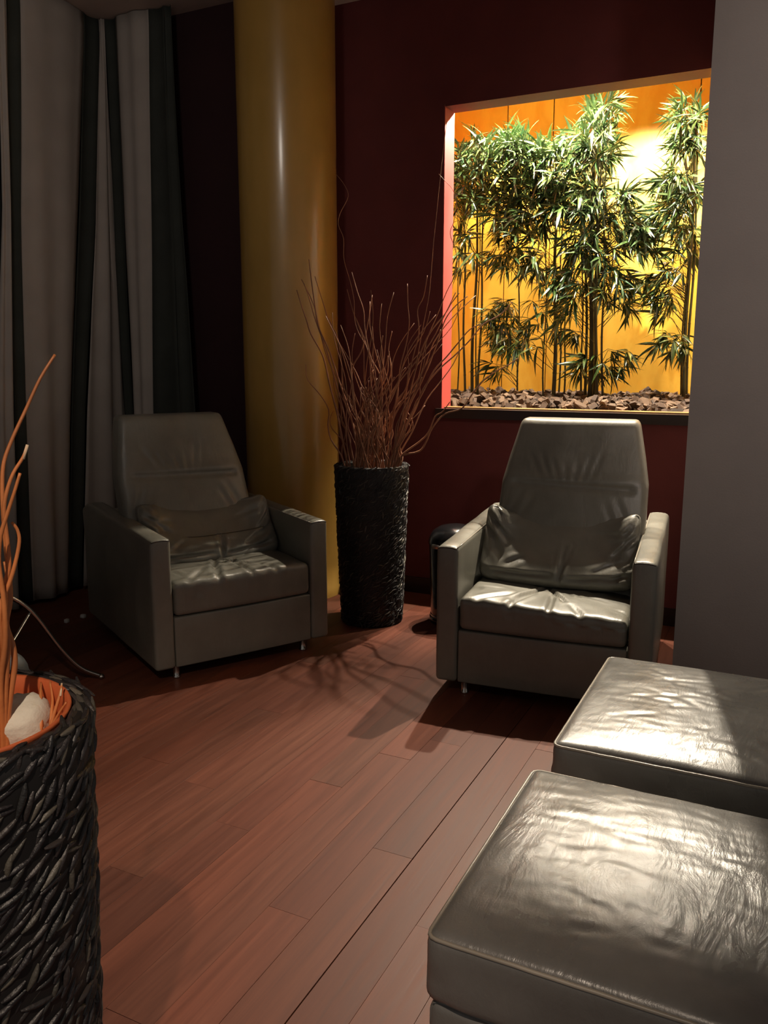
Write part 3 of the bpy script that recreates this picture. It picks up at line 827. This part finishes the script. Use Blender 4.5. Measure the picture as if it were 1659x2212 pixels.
for i, pts in enumerate(FAR_TWIGS):
    base = Vector(pts[-1])
    d = Vector((base.x + 1.86, base.y - 3.64, 0))
    if d.length > .14: d = d * (.14 / d.length)
    pts = pts[:-1] + [(-1.86 + d.x, 3.64 + d.y, .83), (-1.86 + d.x * .8, 3.64 + d.y * .8, .703)]
    thin = .0028 if i in (4, 8, 12) else .0052
    twig_obj(pts, thin, M['twig'], FAR_LABELS[i], 'willow twigs in the far planter')
rnd = random.Random(21)
for i in range(78):
    a = rnd.uniform(0, 2 * PI); rr = .13 * math.sqrt(rnd.random())
    bx, by = -1.86 + rr * math.cos(a), 3.64 + rr * math.sin(a)
    h = rnd.choice((.22, .3, .38, .45, .55, .65, .8)) * rnd.uniform(.8, 1.15)
    # spread mostly along the wall, two sheaves
    s = rnd.choice((-1, -1, -1, 1, 1, 1, 1, 0))
    lean = Vector((math.cos(math.radians(26)), math.sin(math.radians(26)), 0)) * (s * rnd.uniform(.12, .42) + rnd.uniform(-.08, .08)) + Vector((-.44, .9, 0)) * rnd.uniform(-.18, .12)
    if s > 0 and rnd.random() < .4: lean *= 1.5
    ph = rnd.uniform(0, 6); fr = rnd.uniform(5, 9); am = rnd.uniform(.012, .030)
    side = Vector((.9, .44, 0)); dep = Vector((-.44, .9, 0))
    pts = []
    n = 9
    for k in range(n):
        t = k / (n - 1)
        q = Vector((bx, by, .703)) + Vector((0, 0, 1)) * (h * t + .08 * t) + lean * (h * (t ** 1.25)) 
        q += side * am * math.sin(fr * t * 1.6 + ph) * (t ** .5) + dep * am * math.cos(fr * t * 1.2 + ph * 2) * (t ** .5)
        pts.append(tuple(q))
    pts.reverse()
    twig_obj(pts, rnd.uniform(.0034, .0052), M['twig'], ['thin rust brown willow twig in the left leaning sheaf of the far planter', 'thin rust brown willow twig standing upright in the middle of the far planter', 'thin rust brown willow twig in the right leaning sheaf of the far planter'][s + 1], ['left leaning twigs in the far planter', 'upright middle twigs in the far planter', 'right leaning twigs in the far planter'][s + 1], sub=3)
NEAR_LABELS = [
 'longest golden willow twig of the near planter, its tip over the curtain',
 'near planter twig with a pale cut end, second highest in view',
 'thick near planter twig with a blunt end, third highest',
 'near planter twig curving out right like a bracket',
 'lower curved golden twig crossing the others in the near planter',
 'leftmost short stub twig at the back rim of the near planter',
 'middle short stub twig at the back rim of the near planter',
 'right short stub twig with pale end on the near planter rim',
 'thin twig lying along the inside rim of the near planter',
 'wavy golden twig at the far left frame edge in the near planter']
for i, pts in enumerate(NEAR_TWIGS):
    r0 = .0052 if i < 5 else (.0036 if i < 9 else .005)
    base = Vector(pts[-1])
    c = Vector((-1.042, .728, 0)); d = Vector((base.x - c.x, base.y - c.y, 0))
    if d.length > .125: d = d * (.125 / d.length)
    zb = .692
    pts = pts[:-1] + [(c.x + d.x, c.y + d.y, min(base.z, .76)), (c.x + d.x * .85, c.y + d.y * .85, zb)]
    o = twig_obj(pts, r0, M['twig_near'], NEAR_LABELS[i], 'golden willow twigs in the near planter')
    if i in (1, 7):
        p = smooth_path(pts, 4); a = Vector(p[0]); b = Vector(p[1]); t = (a - b).normalized()
        mesh('cut_end', *tube([a - t * .02, a + t * .0015], [r0 * .46, r0 * .44], 7), M['twig_cut'], o, True)
rnd = random.Random(5)
for i in range(9):
    a = rnd.uniform(.3, 6); rr = rnd.uniform(.03, .12)
    c = Vector((-1.11 + rr * .55 * math.cos(a), .70 + rr * .7 * math.sin(a), .692))
    h = rnd.uniform(.35, .8); ph = rnd.uniform(0, 6)
    lean = Vector((rnd.uniform(-.35, -.05), rnd.uniform(-.15, .15), 0))
    pts = [tuple(c + Vector((0, 0, h * t)) + lean * (h * t ** 1.4) + Vector((.018 * math.sin(8 * t + ph), .018 * math.cos(7 * t + ph), 0)) * t) for t in [k / 8 for k in range(9)]]
    pts.reverse()
    twig_obj(pts, .0045, M['twig_near'], 'golden willow twig in the left tangle of the near planter', 'left tangle of twigs in the near planter')

# ================================================================== BIN
b = empty('pedal_bin', (-1.47, 3.80, 0)); tag(b, 'glossy black domed bin behind the planter and the lit armchair', 'bin')
mesh('body', *lathe([(.001, .03), (.118, .03), (.120, .04), (.132, .40), (.131, .405), (.001, .405)], 48), M['black_gloss'], b, True)
mesh('lid', *lathe([(.134, .398), (.136, .404), (.136, .415), (.130, .44), (.112, .468), (.08, .488), (.04, .498), (.001, .50)], 48), M['black_gloss'], b, True)
mesh('base_ring', *lathe([(.001, 0), (.124, 0), (.127, .005), (.127, .028), (.122, .032), (.001, .032)], 48), M['black_gloss'], b, True)
mesh('chrome_band', *lathe([(.1215, .032), (.1235, .034), (.1235, .040), (.1215, .042)], 48), M['chrome'], b, True)
mesh('pedal', *rbox((.0, -.145, .018), (.05, .05, .012), .004, (1, 1, 1)), M['black_gloss'], b, True)
mesh('hinge', *rbox((-.05, -.122, .405), (.05, .02, .022), .004, (1, 1, 1)), M['chrome'], b, True)

# ================================================================== TUB CHAIR at the left edge, mostly hidden
t = empty('tub_chair', (-2.55, 1.75, 0)); tag(t, 'charcoal padded tub chair on thin chrome legs behind the near planter', 'chair')
def ftub(p, n):
    x_, y_, z_ = p
    if z_ > 0: z_ += .05 * max(0, 1 - (x_ / .30) ** 2) * max(0, 1 - (y_ / .28) ** 2)
    return (x_, y_, z_)
mesh('seat', *rbox((-.03, -.08, .23), (.56, .54, .16), .095, (16, 16, 4), ftub), M['charcoal_pad'], t, True)
mesh('backrest', *rbox((-.26, -.06, .46), (.12, .56, .40), .055, (4, 12, 8)), M['charcoal_pad'], t, True)
def trod(name, pts, r):
    mesh(name, *tube(smooth_path([(p[0] + 2.55, p[1] - 1.75, p[2]) for p in pts], 5), r, 8), M['chrome'], t, True)
trod('leg', [(-2.66, 2.02, .40), (-2.655, 2.10, .42), (-2.62, 2.19, .34), (-2.575, 2.28, .165), (-2.54, 2.345, .065), (-2.50, 2.414, .012)], .009)
trod('leg', [(-2.30, 1.55, .30), (-2.22, 1.42, .12), (-2.15, 1.36, .012)], .009)
trod('leg', [(-2.85, 1.95, .30), (-2.92, 2.08, .15), (-2.96, 2.16, .012)], .009)
trod('leg', [(-2.80, 1.55, .30), (-2.90, 1.42, .12), (-2.96, 1.34, .012)], .009)
trod('cross_rod', [(-2.62, 2.19, .335), (-2.55, 2.02, .25), (-2.5, 1.9, .22)], .006)
for (gx, gy) in ((-2.50, 2.414), (-2.15, 1.36), (-2.96, 2.16), (-2.96, 1.34)):
    g = mesh('glide', *lathe([(.001, 0), (.010, .002), (.014, .010), (.010, .019), (.001, .022)], 14), M['chrome'], t, True)
    g.location = (gx + 2.55, gy - 1.75, 0)
for (sx_, sy_, lb, sd) in ((-3.20, 2.995, 'larger pale crumpled scrap on the dark floor by the curtain', 1), (-3.215, 2.90, 'smaller pale crumpled scrap on the dark floor by the curtain', 2)):
    s_ = rock('paper_scrap', (sx_, sy_, .010), (.018 - .004 * sd, .012, .010), sd * 7, M['scrap']); tag(s_, lb, 'scrap')

# ================================================================== NICHE PLANTING
rnd = random.Random(12)
bed = empty('bark_mulch', (-.56, 4.83, 1.03)); tag(bed, 'bed of dry brown bark chips covering the niche floor', 'mulch')
def bedz(x, y): return .035 + .028 * noise.noise((x * 3, y * 3, 2)) + .02 * max(0, (y - 4.4))
V = []; F = []
nx, ny = 40, 16
for j in range(ny + 1):
    for i in range(nx + 1):
        X = NIX + .004 + (NX1 - NIX - .008) * i / nx; Y = WY + TH + .004 + (NBY - WY - TH - .01) * j / ny
        V.append((X + .56, Y - 4.83, max(.004, bedz(X, Y) * min(1, (j + .3) / 2) - .012)))
for j in range(ny):
    for i in range(nx):
        q = j * (nx + 1) + i; F.append((q, q + 1, q + nx + 2, q + nx + 1))
sl = mesh('soil', V, F, M['bark'], bed, True); sl['kind'] = 'stuff'
chips = []
for k in range(8):
    r_ = random.Random(100 + k)
    n = 6
    L, Wd, Th = r_.uniform(.022, .036), r_.uniform(.014, .024), r_.uniform(.004, .009)
    top = []; bot = []
    for i in range(n):
        a = 2 * PI * i / n + r_.uniform(-.3, .3); q = r_.uniform(.75, 1.1)
        top.append((L * q * math.cos(a) * .9, Wd * q * math.sin(a) * .9, Th + r_.uniform(-.003, .003)))
        bot.append((L * q * math.cos(a), Wd * q * math.sin(a), -Th + r_.uniform(-.002, .002)))
    V = top + bot
    F = [tuple(range(n)), tuple(reversed(range(n, 2 * n)))] + [(i, i + n, (i + 1) % n + n, (i + 1) % n) for i in range(n)]
    me = bpy.data.meshes.new('bark_chip'); me.from_pydata(V, [], F); me.materials.append(M['bark']); chips.append((me, V, F))
cand = []
for i in range(2000):
    X = rnd.uniform(NIX + .03, NX1 - .03); Y = WY + TH + .03 + (NBY - WY - TH - .06) * rnd.random() ** 1.35
    z = max(.012, bedz(X, Y) * min(1, (Y - WY - TH + .02) / .1)) + rnd.uniform(-.004, .020)
    cand.append((X, Y, z, rnd.randrange(8), rnd.uniform(0, 6.28), rnd.gauss(0, .7), rnd.gauss(0, .7), rnd.uniform(.8, 1.7)))
cand.sort(key=lambda c: c[1] + (9 if (c[0] > -.42 or c[0] < -1.8) else 0))
BV = []; BF = []
for i, (X, Y, z, k, rz, rx, ry, sc) in enumerate(cand):
    m = Matrix.Translation((X + .56, Y - 4.83, z)) @ Matrix.Rotation(rz, 4, 'Z') @ Matrix.Rotation(rx, 4, 'X') @ Matrix.Rotation(ry, 4, 'Y') @ Matrix.Scale(sc, 4)
    if i < 280:
        o = bpy.data.objects.new('bark_chip', chips[k][0]); COL.objects.link(o); o.parent = bed; o.matrix_local = m
    else:
        b0 = len(BV); BV += [m @ Vector(v) for v in chips[k][1]]; BF += [tuple(q + b0 for q in f) for f in chips[k][2]]
st = mesh('bark_chips', BV, BF, M['bark'], bed); st['kind'] = 'stuff'

# leaves
def leaf_geo(L, w, droop, fold):
    T = [(0, .06), (.15, .62), (.38, 1.0), (.62, .84), (.84, .42), (1, .02)]
    V = []; F = []
    for (t, q) in T:
        x = L * t; z = -droop * L * t * t
        V += [(x, -w * q, z + fold * w * q), (x, 0, z), (x, w * q, z + fold * w * q)]
    for i in range(len(T) - 1):
        a = i * 3
        F += [(a, a + 3, a + 4, a + 1), (a + 1, a + 4, a + 5, a + 2)]
    return V, F
LEAF = []
for k in range(6):
    V, F = leaf_geo([.085, .10, .115, .125, .10, .075][k], [.0056, .0068, .0062, .0072, .0056, .005][k], [.1, .25, .4, .3, .5, .15][k], .35)
    me = bpy.data.meshes.new('leaf'); me.from_pydata(V, [], F); me.materials.append(M['leaf']); me.polygons.foreach_set('use_smooth', [True] * len(F))
    LEAF.append((me, V, F))

def plant(label, canes, sprays, seed, nsingle):
    """canes: (x0, y0, x1, y1, ztop, r); sprays: (x, y, z) centres of leaf fans"""
    rn = random.Random(seed)
    ox, oy = canes[0][0], canes[0][1]
    R = empty('bamboo_plant', (ox, oy, 1.03)); tag(R, label, 'bamboo', 'artificial bamboo plants in the niche')
    def P(p): return Vector((p[0] - ox, p[1] - oy, p[2] - 1.03))
    for (x0, y0, x1, y1, zt, r) in canes:
        n = 12; pts = []; rr = []
        for i in range(n + 1):
            t = i / n
            z = 1.03 + (zt - 1.03) * t
            wob = .006 * math.sin(t * 9 + x0 * 30)
            pts.append(P((x0 + (x1 - x0) * t + wob, y0 + (y1 - y0) * t, z))); rr.append(r * (1 - .45 * t))
        V, F = tube(pts, rr, 8)
        # nodes
        parts = [(V, F)]
        for k in range(1, n):
            if k % 2: continue
            q = pts[k]; parts.append(tube([q - Vector((0, 0, .004)), q, q + Vector((0, 0, .004))], [rr[k] * 1.02, rr[k] * 1.22, rr[k] * 1.02], 8, False))
        mesh('cane', *join(parts), M['stem'], R, True)
    BV = []; BF = []; TV = []; TF = []
    allv = []
    for (sx, sy, sz, size) in sprays:
        c = rn.choice(canes)
        best = min(canes, key=lambda q: (q[0] - sx) ** 2 + (q[1] - sy) ** 2 + rn.random() * .02)
        zt = min(best[4] - .02, sz - rn.uniform(.02, .16)); zt = max(zt, 1.12)
        tt = (zt - 1.03) / (best[4] - 1.03)
        a = Vector((best[0] + (best[2] - best[0]) * tt, best[1] + (best[3] - best[1]) * tt, zt))
        e = Vector((sx, sy, sz))
        mid = a.lerp(e, .55) + Vector((0, 0, .03))
        V, F = tube([P(a), P(mid), P(e)], [.0022, .0016, .0011], 4, False)
        b0 = len(TV); TV += V; TF += [tuple(q + b0 for q in f) for f in F]
        out = (e - a); out.z *= .3
        if out.length < .02: out = Vector((rn.uniform(-1, 1), rn.uniform(-1, .3), 0))
        out.normalize()
        n = rn.randint(6, 10)
        for k in range(n):
            az = math.atan2(out.y, out.x) + rn.uniform(-1.25, 1.25)
            el = rn.uniform(-1.15, .35) if sz < best[4] - .1 else rn.uniform(-.9, 1.1)
            m = Matrix.Translation(P(e.lerp(mid, rn.uniform(0, .35)))) @ Matrix.Rotation(az, 4, 'Z') @ Matrix.Rotation(-el, 4, 'Y') @ Matrix.Rotation(rn.gauss(0, .6), 4, 'X') @ Matrix.Scale(size * rn.uniform(.8, 1.15), 4)
            tip = m @ Vector((.11, 0, -.02))
            if tip.y + oy > 5.12 or tip.x + ox < NIX + .01 or tip.z + 1.03 > 2.9: continue
            if (m.translation.y + oy) < WY + TH + .1: continue
            allv.append((m, rn.randrange(6), tip.y))
    allv.sort(key=lambda q: q[2])
    for i, (m, k, _) in enumerate(allv):
        if i < nsingle:
            o = bpy.data.objects.new('leaf', LEAF[k][0]); COL.objects.link(o); o.parent = R; o.matrix_local = m
        else:
            b0 = len(BV); BV += [m @ Vector(v) for v in LEAF[k][1]]; BF += [tuple(q + b0 for q in f) for f in LEAF[k][2]]
    if BV:
        s_ = mesh('foliage', BV, BF, M['leaf'], R, True); s_['kind'] = 'stuff'
    s_ = mesh('twigs', TV, TF, M['stem'], R, True); s_['kind'] = 'stuff'
    return R

rn = random.Random(77)
def clouds(tab, y0=4.66, y1=5.06, size=1.12):
    out = []
    for (n, cx, cz, rx, rz) in tab:
        for _ in range(int(n * 1.7)):
            a = rn.uniform(0, 2 * PI); q = math.sqrt(rn.random()); yy = rn.uniform(y0, y1)
            k = yy / 4.88
            out.append(((cx + rx * q * math.cos(a)) * k, yy, min(2.80, 1.3 + (cz - 1.3 + rz * q * math.sin(a)) * k), size * rn.uniform(.85, 1.15)))
    return out
plant('leftmost bamboo clump of the niche beside the red reveal, bare slim canes below', P1[0], clouds(P1[1]), 1, 220)
plant('bushy bamboo left of the middle with the thick dense crown of drooping leaves', P2[0], clouds(P2[1]), 2, 280)
plant('tallest bamboo of the niche with thick grouped canes and a high pale top', P3[0], clouds(P3[1]), 3, 290)
plant('right bamboo of the niche partly hidden by the grey wall edge', P4[0], clouds(P4[1]), 4, 250)
